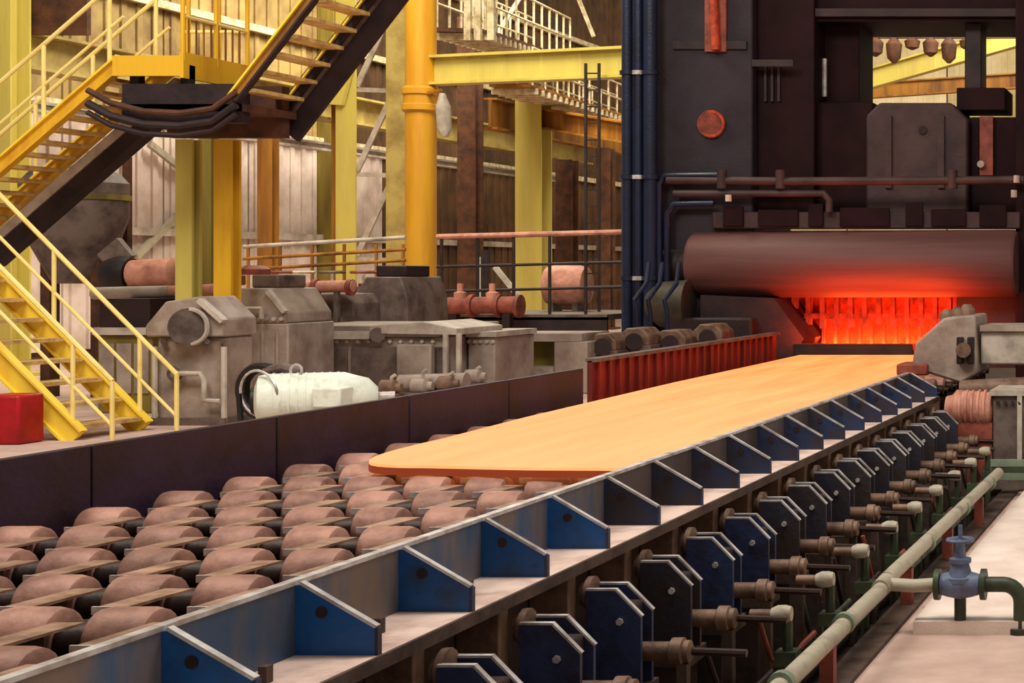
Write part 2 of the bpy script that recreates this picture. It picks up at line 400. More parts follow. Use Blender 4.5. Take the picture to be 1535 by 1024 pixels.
for k in range(1, 17):
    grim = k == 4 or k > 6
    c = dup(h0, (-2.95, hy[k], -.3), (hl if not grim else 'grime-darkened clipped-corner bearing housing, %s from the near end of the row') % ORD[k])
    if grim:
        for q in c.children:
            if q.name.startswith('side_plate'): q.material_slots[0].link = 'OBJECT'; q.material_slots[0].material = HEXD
# drive spindles next to each housing
def make_spin(y):
    s = thing('drive_spindle', '', 'spindle', (-2.7, y, -.19), 'spindles beside the bearing housings')
    MB().cyl((-2.83, y, -.19), (-2.66, y, -.19), .048, 14).build('shaft', TAN, s)
    MB().lathe([(0, .05), (.1, .068), (.6, .068), (.65, .055), (.9, .055), (1, .03)], (-2.68, y, -.19), (-2.57, y, -.19), 14).build('coupling_hub', TAN, s, 0)
    MB().cyl((-2.57, y, -.19), (-2.3, y, -.2), .02, 8).build('thin_shaft', SHFT, s)
    B(-2.64, -2.59, y-.03, y+.03, -1.05, -.25).build('support_post', BEAM, s)
    return s
s0 = make_spin(hy[0]+.09)
for k in range(1, 17): dup(s0, (-2.7, hy[k]+.09, -.19), 'tan drive spindle, %s from the near end of the spindle row' % ORD[k])
s0['label'] = 'tan drive spindle nearest the camera beside the first bearing housing'
def make_lub(y):
    s = thing('lubrication_stub', '', 'pipe stub', (-2.45, y, -1.05), 'pale stubs standing along the khaki pipe')
    MB().cyl((-2.56, y, -.215), (-2.38, y, -.215), .03, 10).build('stub_pipe', TAN, s)
    MB().lathe([(0, .036), (.3, .05), (.7, .05), (1, .04)], (-2.44, y, -.215), (-2.33, y, -.21), 12).build('end_cap', KHAK, s)
    MB().cyl((-2.36, y+.03, -1.05), (-2.36, y+.03, -.25), .03, 8).build('green_stand', GRN, s)
    B(-2.42, -2.3, y-.03, y+.09, -.5, -.42).build('clamp', GRN, s)
    return s
ly = [8.9+1.0*k for k in range(9)]
s0 = make_lub(ly[0])
s0['label'] = 'pale lubrication stub nearest the camera on a dark green stand'
for k in range(1, 9): dup(s0, (-2.45, ly[k], -1.05), 'pale lubrication stub on a green stand, %s from the near end' % ORD[k])
# long pipes at the pit edge
p = thing('long_pipe', 'khaki pipe running along the pit edge from the bottom toward the mill', 'pipe', (-2.2, 9, -.43))
MB().cyl((-2.2, 5.5, -.43), (-2.2, 10.7, -.43), .052, 16).build('pipe_length', KHAK, p)
MB().cyl((-2.2, 10.86, -.4), (-2.2, 16.6, -.4), .052, 16).build('pipe_length', KHAK, p)
MB().cyl((-2.2, 10.65, -.42), (-2.2, 10.95, -.41), .06, 16).build('tee_fitting', KHAK, p)
for y in (8.2, 9.6, 12.4, 14.2, 15.9): MB().cyl((-2.2, y-.03, -.42), (-2.2, y+.03, -.42), .068, 16).build('pipe_sleeve', GRNL, p)
for y in (7.2, 9.2, 11.6, 13.4, 15.2): B(-2.24, -2.16, y-.04, y+.04, -.75, -.46).build('pipe_saddle', RUST, p)
tag(MB().cyl((-2.5, 5, -.72), (-2.5, 16.5, -.72), .04, 10).build('long_pipe', RUST), 'thin rust-brown pipe low in the pit beside the green stands', 'pipe')
tag(MB().cyl((-2.66, 5, -.86), (-2.66, 17, -.86), .05, 10).build('long_pipe', TAN), 'tan pipe on the pit floor beneath the drive spindles', 'pipe')
tag(MB().bar((-2.36, 5.5, -.6), (-2.36, 16.4, -.6), .05, .09).build('pit_rail', GRNL), 'grey-green rail low along the row of green stands', 'rail')
# branch with gate valve
v = thing('gate_valve', 'blue-grey gate valve with handwheel on the branch pipe', 'valve', (-1.69, 10.8, -.75))
MB().lathe([(0, .07), (.2, .085), (.5, .1), (.8, .085), (1, .07)], (-1.82, 10.8, -.42), (-1.56, 10.8, -.42), 18).build('body', VALV, v)
MB().lathe([(0, .1), (.12, .1), (.14, .085), (.45, .06), (.5, .075), (.6, .075), (.62, .04), (1, .03)], (-1.69, 10.8, -.4), (-1.69, 10.8, -.14), 16).build('bonnet', VALV, v)
for x in (-1.86, -1.55): MB().cyl((x, 10.8, -.42), (x+.035, 10.8, -.42), .105, 18).build('flange', GRN, v)
MB().cyl((-1.69, 10.8, -.2), (-1.69, 10.8, -.02), .014, 8).build('stem', VALV, v)
hw = MB().torus((-1.69, 10.8, -.12), (0, 0, 1), .085, .013).build('handwheel', VALV, v)
MB().bar((-1.775, 10.8, -.12), (-1.605, 10.8, -.12), .016, .012).bar((-1.69, 10.715, -.12), (-1.69, 10.885, -.12), .016, .012).build('wheel_spoke', VALV, hw)
MB().cyl((-1.69, 10.8, -.75), (-1.69, 10.8, -.5), .04, 10).build('valve_foot', GRN, v)
tag(MB().tube([(-2.16, 10.8, -.42), (-2.0, 10.8, -.43), (-1.86, 10.8, -.42)], .045, 14).build('branch_pipe', KHAK), 'short khaki branch pipe between the long pipe and the valve', 'pipe')
el = [(-1.52, 10.8, -.42), (-1.4, 10.8, -.42)]+[(-1.4+.12*math.sin(a), 10.8, -.54+.12*math.cos(a)) for a in [math.pi/2*t/6 for t in range(1, 7)]]+[(-1.28, 10.8, -.75)]
ep = thing('elbow_pipe', 'dark green elbow pipe turning down to the floor right of the valve', 'pipe', (-1.28, 10.8, -.75))
MB().tube(el, .052, 14).build('bend', GRN, ep); MB().cyl((-1.28, 10.8, -.76), (-1.28, 10.8, -.71), .085, 16).build('floor_flange', GRN, ep)

# ------------------------------------------------------------------ hot slab
sl = thing('hot_slab', 'glowing orange steel slab lying on the rollers, rounded head toward camera', 'steel slab', (-5.1, 18, ZR))
prof = []
for t in range(0, 13):
    a = math.pi/2*t/12; prof.append((-5.35-.72*math.sin(a), 11.35-.45*math.cos(a)+1.3*(1-math.cos(a))**2))
out = [(-3.9, 10.75), (-4.6, 10.78)]+prof+[(-6.2, 14.5), (-6.36, 19), (-6.44, 25.1), (-3.9, 25.1)]
MB().prism(out, 'z', ZR+.012, ZR+.07).build('slab_body', HOT, sl)
rim = [(p[0]+(0.0), p[1]) for p in out[:-3]]
vs = []; fs = []
for (x, y) in rim: vs += [(x, y-.006, ZR+.002), (x, y-.006, ZR+.052)]
for i in range(len(rim)-1): fs.append((2*i, 2*i+1, 2*i+3, 2*i+2))
vs2 = [(x, y+.03, z) for (x, y, z) in vs]; n = len(vs)
fs2 = [tuple(reversed([i+n for i in q])) for q in fs]
MB().add(vs+vs2, fs+fs2).build('dull_red_edge', HOTE, sl)

# ------------------------------------------------------------------ stairs
def stair_flight(name, label, x0, z0, x1, z1, dn, df, n, smat, dark=None, rail_ext=(0, 0), rail=True, posts=(.1, .5, .95), group=None, sw=.2):
    t = thing(name, label, 'stairs', (x0, (dn+df)/2, z0), group)
    dx, dz = x1-x0, z1-z0; L = math.hypot(dx, dz)
    for y, m in ((dn, smat), (df, dark or smat)):
        MB().bar((x0, y, z0+.02), (x1, y, z1+.02), .05, sw, up=(0, 0, 1)).build('stringer', m, t)
        nx, nz = -dz/L, dx/L
        if nz < 0: nx, nz = -nx, -nz
        for s in (-1, 1):
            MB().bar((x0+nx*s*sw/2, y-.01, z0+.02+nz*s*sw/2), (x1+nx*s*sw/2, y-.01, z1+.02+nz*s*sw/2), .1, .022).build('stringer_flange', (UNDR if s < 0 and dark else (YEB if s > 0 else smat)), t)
    f0 = None
    for k in range(n):
        x = x0+dx*(k+.6)/n; z = z0+dz*(k+.6)/n; h = abs(dx)/n*.5+.04
        if f0 is None: f0 = B(x-h, x+h, dn+.03, df-.03, z-.02, z+.02).build('tread', GRAT, t); fx = (x, z)
        else:
            c = f0.copy(); COL.objects.link(c); c.parent = t; c.location = f0.location+Vector((x-fx[0], 0, z-fx[1]))
    if rail:
        a, b = rail_ext
        for y in (dn, df):
            pa = Vector((x0-dx*a, y, z0-dz*a)); pb = Vector((x1+dx*b, y, z1+dz*b))
            MB().tube([pa+Vector((0, 0, .95)), pb+Vector((0, 0, .95))], .024).build('handrail', RAIL, t)
            MB().tube([pa+Vector((0, 0, .5)), pb+Vector((0, 0, .5))], .018).build('mid_rail', RAIL, t)
            for s in posts:
                q = Vector((x0+dx*s, y, z0+dz*s)); MB().cyl(q, q+Vector((0, 0, .95)), .022, 8).build('rail_post', RAIL, t)
    return t
st = stair_flight('stair_flight', 'yellow lower stair flight rising left from the floor beside the dark guard', -11.33, .0, -13.4, 2.1, 16.0, 17.0, 10, YEB, None, (.17, 0), True, (-.17, .02, .46, .9))
MB().tube([(-10.98, 17, .6), (-10.98, 17, .02)], .024).build('newel', RAIL, st)
st = stair_flight('stair_flight', 'yellow middle stair flight rising right to the high landing', -14.05, 2.08, -11.87, 3.97, 17.48, 18.25, 14, YEL, None, (0, .0), True, (.02, .3, .6, .93), sw=.13)
MB().bar((-14.0, 18.25, 1.9), (-11.75, 18.25, 3.85), .12, .1).build('lit_flange_bar', GREL, st)  # stringer's lit bottom flange, the light put into a pale colour
MB().bar((-13.9, 18.3, 1.8), (-11.62, 18.3, 3.78), .2, .15).build('stringer_shade_bar', UNDR, st)  # dark bar added for the shaded underside band below the stringer
st = stair_flight('stair_flight', 'steep dark-sided upper stair flight climbing right from the high landing', -10.55, 3.53, -8.3, 6.46, 17.3, 18.3, 15, YELO, UNDR, (0, 0), False, (), sw=.1)
MB().bar((-10.62, 18.35, 3.3), (-8.2, 18.35, 6.45), .06, .42).build('web_plate', UNDR, st)
MB().bar((-10.62, 18.3, 3.34), (-8.2, 18.3, 6.49), .05, .03).build('edge_strip', GRED, st)  # thin paler bar added as the highlight line along the dark stringer
# high landing
ld = thing('landing', 'yellow railed landing between the middle and upper stair flights', 'landing', (-11.3, 17.8, 3.9))
B(-11.86, -11.15, 17.35, 18.49, 3.93, 3.97).build('deck', GRAT, ld)
B(-11.14, -11.1, 17.3, 18.5, 3.78, 4.06).build('edge_beam', YEL, ld); B(-11.87, -11.14, 17.3, 17.34, 3.8, 4.02).build('edge_beam', YEL, ld)
for z in (4.45, 4.9): MB().tube([(-11.85, 18.48, z), (-11.12, 18.48, z), (-11.12, 17.32, z)], .02).build('handrail', RAIL, ld)
for x, y in ((-11.8, 18.48), (-11.45, 18.48), (-11.12, 18.48), (-11.12, 17.9), (-11.12, 17.32)): MB().cyl((x, y, 3.97), (x, y, 4.9), .024, 8).build('rail_post', YEL, ld)
for k in range(8): MB().bar((-11.12, 17.42+k*.13, 4.0), (-11.12, 17.42+k*.13, 4.45), .012, .02).build('baluster', YELO, ld)
B(-11.75, -10.45, 17.35, 18.3, 3.42, 3.5).build('lower_deck', BRNS, ld)
B(-11.8, -10.5, 17.35, 17.5, 3.3, 3.72).build('cross_beam', UNDR, ld)
B(-11.8, -10.5, 18.1, 18.25, 3.2, 3.78).build('cross_beam', BRNS, ld)
for x in (-11.7, -11.15): B(x-.05, x+.05, 17.4, 17.5, 3.72, 3.93).build('deck_strut', UNDR, ld)
for dz, r, m in ((0, .045, UNDR), (.14, .035, BRNS), (-.1, .03, DARK)):
    MB().tube([(-12.1, 17.25, 3.5+dz), (-11.85, 17.25, 3.36+dz), (-11.5, 17.25, 3.27+dz), (-11.1, 17.25, 3.25+dz), (-10.75, 17.25, 3.3+dz), (-10.5, 17.25, 3.48+dz)], r).build('hanging_pipe', m, ld)
def hcol(name, label, px, d, w_, z1, m, cat='column', m2=None):
    """rolled H column"""
    x = W(px, d); t = thing(name, label, cat, (x, d, 0))
    B(x-w_/2, x+w_/2, d-w_/2, d-w_/2+.04, 0, z1).build('flange', m, t); B(x-w_/2, x+w_/2, d+w_/2-.04, d+w_/2, 0, z1).build('flange', m, t)
    B(x-.025, x+.025, d-w_/2+.04, d+w_/2-.04, 0, z1).build('web', m2 or m, t); B(x-w_*.8, x+w_*.8, d-w_*.8, d+w_*.8, 0, .06).build('base_plate', m2 or m, t)
    return t
hcol('steel_column', 'pale yellow column under the left end of the landing', 283, 18.42, .19, 3.2, YELL, m2=OLIV)
hcol('steel_column', 'bright yellow column under the middle of the landing', 341, 18.42, .2, 3.2, YEL, m2=YELO)
hcol('steel_column', 'narrow ochre column behind the machines, right of the landing columns', 402, 29.9, .26, 4.2, YELO)
hcol('steel_column', 'thin dark green post between landing columns and hopper', 313, 20.5, .16, 3.8, OLIV)

# ------------------------------------------------------------------ tall columns and girders
cx, cdp = W(631, 30), 30
t = thing('round_column', 'tall bright yellow round column with a collar, centre-left', 'column', (cx, cdp, 0))
MB().cyl((cx, cdp, 0), (cx, cdp, 7.6), .27, 28).build('shaft', YELC, t)
zc = H(150, 30); MB().lathe([(0, .27), (.1, .33), (.3, .33), (.35, .3), (.65, .3), (.7, .33), (.9, .33), (1, .27)], (cx, cdp, zc-.25), (cx, cdp, zc+.25), 28).build('collar', YELC, t)
B(cx-.45, cx+.45, cdp-.45, cdp+.45, 0, .15).build('base_plate', YELO, t)
MB().lathe([(0, .06), (.2, .13), (.7, .13), (1, .05)], P(667, 205, 29.6), P(663, 140, 29.6), 12).build('lamp_shade', GREL, t)
MB().bar(P(662, 135, 29.6), P(640, 140, 29.8), .05, .05).build('lamp_bracket', YELO, t)
# laced column
lc = thing('laced_column', 'pale yellow laced twin-chord column left of the round column', 'column', (W(565, 36), 36, 0))
def chord(x, d, m, m2):
    B(x-.22, x+.22, d-.2, d-.14, 0, 9).build('chord_flange', m, lc); B(x-.22, x-.17, d-.14, d+.3, 0, 9).build('chord_web', m2, lc)
chord(W(525, 36), 36, YELL, OLIV); chord(W(600, 36), 36, GIRD, OLIV)  # right chord darker: its shade is put into the colour
B(W(482, 36), W(512, 36), 36.4, 36.5, 0, 6.4).build('chord_side_face', YELO, lc)  # left chord's side face as a darker ochre plate
xa, xb = W(538, 36), W(592, 36)
for k in range(6):
    za = .1+k*1.9
    MB().bar((xa, 35.9, za), (xb, 35.9, za+1.75), .05, .12).build('lacing_bar', GREL, lc)
    MB().bar((xa, 35.9, za+1.85), (xb, 35.9, za+1.82), .05, .1).build('lacing_bar', GREL, lc)
MB().prism([P(470, 155, 35.7)[::2], P(515, 158, 35.7)[::2], P(540, 60, 35.7)[::2], P(530, 60, 35.7)[::2]], 'y', 35.6, 35.75).build('bracket_plate', YELL, lc)
# right-hand column of the far bay
hcol('steel_column', 'pale yellow column in the far bay left of the mill', 800, 42, .68, H(140, 42), YELL, m2=OLIV)
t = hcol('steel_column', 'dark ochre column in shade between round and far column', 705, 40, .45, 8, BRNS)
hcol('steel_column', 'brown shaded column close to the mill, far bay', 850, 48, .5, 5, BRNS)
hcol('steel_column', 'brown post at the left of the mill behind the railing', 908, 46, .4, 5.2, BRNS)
def girder(name, label, a, b, h, m, w_=.35):
    t = thing(name, label, 'girder', tuple((Vector(a)+Vector(b))/2))
    MB().bar(a, b, .05, h-.08).build('web', m, t)
    up = Vector((0, 0, h/2))
    for s in (-1, 1): MB().bar(Vector(a)+up*s, Vector(b)+up*s, w_, .05).build('flange', m, t)
    n = 6
    for k in range(n+1):
        q = Vector(a).lerp(Vector(b), k/n); MB().bar(q-up*.95, q+up*.95, .08, .05).build('stiffener', m, t)
    return t
girder('crossing_girder', 'deep yellow-green girder from the round column to the mill', (cx+.24, 30, 5.44), (-9.62, 28.0, 5.36), .5, YELL, .3)
girder('runway_girder', 'ochre girder receding below the yellow-green girder', (W(735, 41), 41, H(170, 41)), (W(735, 41)+.4, 60, H(170, 41)-.05), .75, YELO)
girder('runway_girder', 'ochre girder between the far column and the mill', P(815, 178, 42), P(985, 206, 40), .5, YELO)
girder('crane_girder', 'weathered crane girder along the side wall behind the stairs', (-20.3, 20, 5.45), (-20.3, 52, 5.45), .6, GIRD, .5)
girder('wall_girder', 'low grey rail girder along the side wall behind the laced column', (-20.5, 24, 4.55), (-20.5, 50, 4.55), .14, GREL, .2)
hcol('wall_column', 'yellow wall column at the upper left corner behind the stairs', 10, 25.5, .45, 12, YELL)
hcol('wall_column', 'olive wall column half hidden left of the laced column', 494, 40, .4, 12, OLIV)
tag(B(W(30, 25.8), W(130, 25.8), 25.8, 25.9, H(52, 25.8), 12).build('dark_hatch', BRNS), 'dark brown panel high behind the upper left handrails', 'panel')
for (a, b, lab) in (((-22.08, 34.3, H(320, 34.3)), (-22.08, 32.9, H(385, 32.9)), 'pale diagonal brace behind the pink drum'), ((-22.08, 33.3, H(215, 33.3)), (-22.08, 34.4, H(255, 34.4)), 'pale diagonal brace high behind the landing columns')):
    tag(MB().bar(a, b, .08, .14).build('diagonal_brace', KHAK), lab, 'brace')
tag(B(W(183, 22), W(191, 22), 22, 22.1, 0, H(235, 22)).build('conduit_post', BRNS), 'thin dark upright conduit in front of the pale wall panels', 'conduit')

# catwalks between column and mill
def catwalk(label, a, b, width, hgt, n, m, deck, extra=2):
    t = thing('catwalk', label, 'catwalk', tuple((Vector(a)+Vector(b))/2)); a, b = Vector(a), Vector(b)
    o = Vector((width, 0, 0))
    MB().bar(a+o/2, b+o/2, width, .08).build('deck', deck, t)
    for q in (Vector((0, 0, 0)), o):
        for f in (.5, 1): MB().tube([a+q+Vector((0, 0, hgt*f)), b+q+Vector((0, 0, hgt*f))], .03, 6).build('handrail', m, t)
        for k in range(n+1):
            p = (a+q).lerp(b+q, k/n); MB().cyl(p, p+Vector((0, 0, hgt)), .028, 6).build('rail_post', m, t)
    for k in range(n*extra):
        p = a.lerp(b, (k+.5)/(n*extra)); MB().bar(p-Vector((.05, 0, .12)), p+o-Vector((-.05, 0, .12)), .07, .14).build('deck_bearer', CBL, t)
    return t
catwalk('pale railed catwalk high above the yellow-green girder', P(655, 45, 33), P(800, 88, 44), 1.0, 1.1, 10, CBL, BRNS)
catwalk('railed catwalk of pale bars under the yellow-green girder beside the mill', P(735, 128, 38), P(925, 185, 52), 1.0, .9, 12, CBL, YELO)
lad = thing('ladder', 'dark cage ladder standing close left of the mill post', 'ladder', P(888, 440, 30))
for px in (878, 898): MB().bar(P(px, 95, 28.15), P(px, 475, 28.15), .04, .05).build('ladder_rail', UNDR, lad)
r0 = None
for k in range(14):
    py = 110+k*25; MB().bar(P(878, py, 28.15), P(898, py, 28.15), .025, .025).build('rung', UNDR, lad)
tag(MB().bar(P(740, 60, 40), P(790, -20, 40), .05, .1).build('diagonal_brace', CBL), 'pale diagonal brace rising right above the high catwalk', 'brace')
tag(MB().bar(P(890, 55, 36), P(860, -20, 36), .05, .08).build('diagonal_brace', CBL), 'pale diagonal brace rising left beside the mill top', 'brace')
for i, (px, py) in enumerate(((700, 30), (715, 24), (735, 28))):
    tag(B(W(px-5, 33), W(px+5, 33), 33, 33.1, H(60, 33), H(-15, 33)).build('hanger_bar', CBL), 'pale upright hanger bar above the high catwalk, %s from the left' % ORD[i], 'hanger', 'hanger bars above the catwalk')
# handrail line in front of the far bay
fr = thing('walkway_railing', 'thin brown walkway railing across the hall behind the grey machines', 'railing', P(640, 470, 26.5))
for py, r in ((352, .045), (397, .025), (434, .025)):
    MB().tube([P(655, py+3, 26.5), P(935, py-4, 26.5)], r, 8).build('handrail', PINK if py == 352 else UNDR, fr)
for px in range(662, 930, 54): MB().bar(P(px, 352, 26.5), P(px, 480, 26.5), .04, .04).build('rail_post', UNDR, fr)
fr = thing('walkway_railing', 'thin grey walkway railing left of the round column', 'railing', P(480, 430, 27.5))
for py, r in ((362, .035), (380, .03), (396, .03)):
    MB().tube([P(365, py+8, 27.5), P(608, py-6, 27.5)], r, 8).build('handrail', GREL if py == 362 else YELO, fr)
for px in (372, 420, 468, 516, 564, 604): MB().bar(P(px, 366, 27.5), P(px, 470, 27.5), .04, .04).build('rail_post', YELO, fr)
wk = thing('platform', 'brown walkway platform behind the grey machines left of the mill', 'platform', P(700, 480, 27))
B(W(360, 27), W(930, 27), 26.4, 29.4, H(478, 27), H(470, 27)).build('deck', GRED, wk)
B(W(360, 27), W(930, 27), 26.4, 26.46, H(505, 27), H(474, 27)).build('fascia', DARK, wk)
for px in (400, 520, 640, 760, 880): B(W(px, 27)-.08, W(px, 27)+.08, 27, 27.16, 0, H(478, 27)).build('platform_leg', BRNS, wk)

# ------------------------------------------------------------------ grey machines left of the table
def PX(d, *pts): return [(W(a, d), H(b, d)) for a, b in pts]
# A: gear housing with round bearing cover
d = 17.6; t = thing('gear_housing', 'grey gear housing with arched shoulders and round cover beside the stair foot', 'gearbox', (W(285, d), d, 0))
MB().prism(PX(d, (236, 645), (334, 645), (334, 505), (236, 505)), 'y', d, d+.55).build('lower_case', GREY, t, .02)
MB().prism(PX(d, (222, 505), (222, 488), (252, 452), (305, 444), (338, 478), (338, 505)), 'y', d-.05, d+.58).build('upper_case', GREY, t, .02)
MB().cyl(P(285, 490, d-.12), P(285, 490, d+.02), .21, 24).build('bearing_cover', GRED, t); MB().torus(P(285, 490, d-.1), (0, 1, 0), .19, .025, 24).build('cover_ring', GREL, t)
MB().bar(P(300, 450, d-.08), P(336, 482, d-.08), .1, .05).build('lifting_rib', GREL, t)
for px in (232, 336): MB().tube([P(px, 520, d-.06), P(px, 640, d-.06)], .03).build('oil_pipe', GREL, t)
for k in range(5): MB().cyl(P(245+k*22, 512, d-.08), P(245+k*22, 512, d), .03, 6).build('bolt', GRED, t)
B(W(225, d), W(345, d), d-.1, d+.6, 0, .08).build('base_plate', GRED, t)
# B: second housing with turret
d = 18.9; t = thing('gear_housing', 'grey gear housing with capped turret behind the white motor', 'gearbox', (W(385, d), d, 0))
MB().prism(PX(d, (342, 640), (432, 640), (432, 485), (342, 485)), 'y', d, d+1.0).build('lower_case', GREY, t, .02)
MB().prism(PX(d, (342, 485), (342, 462), (358, 432), (404, 432), (428, 470), (428, 485)), 'y', d, d+1.0).build('upper_case', GREY, t, .02)
B(W(362, d), W(402, d), d+.2, d+.8, H(432, d), H(412, d)).build('turret', GRED, t, .02); MB().lathe([(0, .17), (.6, .17), (1, .1)], P(382, 412, d+.5), P(382, 398, d+.5), 16).build('turret_cap', RUST, t)
MB().bar(P(402, 436, d-.03), P(428, 468, d-.03), .08, .05).build('edge_rib', GREL, t)
MB().tube([P(348, 480, d-.1), P(348, 462, d-.1), P(392, 462, d-.1), P(392, 478, d-.1)], .03).build('lifting_handle', GREL, t)
for k in range(4): B(W(350+k*22, d), W(353+k*22, d), d-.03, d, H(625, d), H(495, d)).build('case_rib', GREY, t)
# C: long enclosure
d = 20; t = thing('drive_enclosure', 'long grey drive enclosure with pale lid in the machine row', 'enclosure', (W(555, d), d, 0))
B(W(436, d), W(664, d), d, d+1.6, 0, H(505, d)).build('case', GREY, t, .02)
B(W(428, d), W(660, d), d-.06, d+1.66, H(505, d), H(488, d)).build('lid', GREY, t, .015)
MB().prism(PX(d, (560, 488), (640, 482), (690, 492), (690, 502), (560, 500)), 'y', d-.1, d+1.2).build('pale_cover', GREL, t, .01)
for a, b in ((440, 522), (528, 610), (616, 676)): B(W(a, d), W(b, d), d-.03, d, H(592, d), H(520, d)).build('access_panel', GRED, t, .01)
B(W(470, d), W(560, d), d-.1, d-.03, H(508, d), H(496, d)).build('handle_bar', GREL, t)
for px in (452, 566): MB().cyl(P(px, 502, d-.12), P(px, 502, d), .09, 14).build('boss', GRED, t)
# D: end blocks
d = 20.6; t = thing('pump_block', 'grey block with pipes at the right end of the long enclosure', 'machine', (W(705, d), d, 0))
B(W(701, d), W(742, d), d, d+1.2, 0, H(505, d)).build('case', GREY, t, .02); B(W(700, d), W(746, d), d-.04, d+1.2, H(505, d), H(497, d)).build('lid', GREL, t)
B(W(640, d), W(690, d), d-.78, d-.66, 0, H(512, d)).build('side_case', GREY, t, .02)
for px in (668, 688): MB().tube([P(px, 500, d-.8), P(px, 560, d-.8), P(px-10, 585, d-.8)], .035).build('oil_pipe', GREL, t)
MB().cyl(P(600, 575, d-1), P(700, 572, d-1), .11, 12).build('coupling_drum', GREY, t)
# E: rear machines
d = 22.5; t = thing('rear_machine', 'brown-grey stepped machine head behind the long enclosure', 'machine', (W(575, d), d, 0))
MB().prism(PX(d, (535, 500), (535, 440), (548, 415), (600, 415), (610, 445), (612, 500)), 'y', d, d+1.2).build('head', GRED, t, .02)
B(W(530, d), W(616, d), d-.1, d+1.3, 0, H(498, d)).build('plinth', GREY, t)
B(W(552, d), W(598, d), d+.2, d+.9, H(415, d), H(398, d)).build('top_block', DARK, t, .02)
d = 21.8; t = thing('rear_machine', 'grey rear machine with crossed pale ribs behind the long enclosure', 'machine', (W(475, d), d, 0))
MB().prism(PX(d, (430, 500), (430, 452), (445, 440), (520, 440), (530, 455), (530, 500)), 'y', d, d+1.1).build('head', GRED, t, .02)
MB().bar(P(436, 446, d-.05), P(462, 474, d-.05), .06, .05).bar(P(462, 446, d-.05), P(436, 474, d-.05), .06, .05).build('crossed_rib', GREL, t)
B(W(428, d), W(532, d), d-.1, d+1.2, 0, H(498, d)).build('plinth', GREY, t)
pp = thing('lagged_pipe', 'pinkish horizontal pipe above the rear machines', 'pipe', P(480, 432, 21.5))
MB().cyl(P(405, 431, 21.5), P(530, 429, 21.5), .08, 14).build('pipe_length', PINK, pp)
for px in (418, 470, 522): MB().cyl(P(px, 431, 21.5), P(px+7, 431, 21.5), .11, 14).build('pipe_flange', RUST, pp)
for px in (445, 505): MB().bar(P(px, 436, 21.5), (W(px, 21.5), 21.5, 0), .06, .06).build('pipe_stand', GRED, pp)
pp = thing('lagged_pipe', 'pale and pink pipe running left of the gear housings', 'pipe', P(250, 437, 19.6))
MB().cyl(P(140, 440, 19.6), P(255, 437, 19.6), .075, 14).build('pale_length', GREL, pp); MB().cyl(P(255, 437, 19.6), P(345, 433, 19.6), .07, 14).build('pink_length', PINK, pp)
for px in (200, 330): MB().bar(P(px, 442, 19.6), (W(px, 19.6), 19.6, 0), .07, .07).build('pipe_stand', GRED, pp)
# red-brown motors/valves around (300..400, 395..430)
d = 21; t = thing('valve_cluster', 'rust-red valve cluster in front of the landing columns', 'valve', (W(305, d), d, 0))
B(W(275, d), W(342, d), d, d+.4, H(428, d), H(412, d)).build('manifold', RUST, t, .02)
for px in (285, 305, 326): MB().lathe([(0, .09), (.5, .09), (.55, .05), (1, .04)], P(px, 414, d+.2), P(px, 396, d+.2), 12).build('valve_head', RSTO, t)
B(W(290, d), W(330, d), d+.1, d+.3, 0, H(428, d)).build('stand', GRED, t)
# hopper, drum, dark box behind the stairs
d = 21.5; t = thing('hopper', 'dark olive rounded hopper behind the stairs', 'hopper', (W(115, d), d, 0))
MB().lathe([(0, .25), (.35, .5), (.6, .62), (.9, .62), (1, .5)], P(112, 425, d), P(112, 258, d), 24).build('vessel', GRED, t)
MB().lathe([(0, .64), (1, .64)], P(112, 300, d), P(112, 292, d), 24).build('ring', OLIV, t)
for px in (75, 150): B(W(px, d)-.06, W(px, d)+.06, d-.1, d+.1, 0, H(380, d)).build('support_leg', BRNS, t)
MB().bar(P(160, 395, d-.6), P(190, 370, d-.6), .1, .3).build('chute', GRED, t)
d = 20.8; t = thing('lagged_drum', 'pink horizontal drum with a dark round end behind the stair rail', 'drum', (W(215, d), d, 0))
MB().lathe([(0, .14), (.06, .19), (.94, .19), (1, .14)], P(196, 412, d), P(266, 408, d), 20).build('shell', PINK, t)
MB().lathe([(0, .2), (.5, .25), (1, .22)], P(162, 412, d), P(198, 412, d), 20).build('dark_end', BLK, t)
B(W(190, d), W(255, d), d-.12, d+.12, 0, H(428, d)).build('cradle', GRED, t)
d = 19; t = thing('control_cabinet', 'dark cabinet with pale top between stair rail and gear housing', 'cabinet', (W(190, d), d, 0))
B(W(150, d), W(225, d), d, d+.7, H(492, d), H(448, d)).build('dark_head', DARK, t); B(W(142, d), W(230, d), d-.05, d+.8, H(502, d), H(491, d)).build('pale_top', GREL, t)
B(W(146, d), W(228, d), d, d+.8, 0, H(502, d)).build('case', OLIV, t, .02)
for k in range(3): B(W(150+k*26, d), W(172+k*26, d), d-.02, d, H(590, d), H(515, d)).build('door', GREY, t, .005)
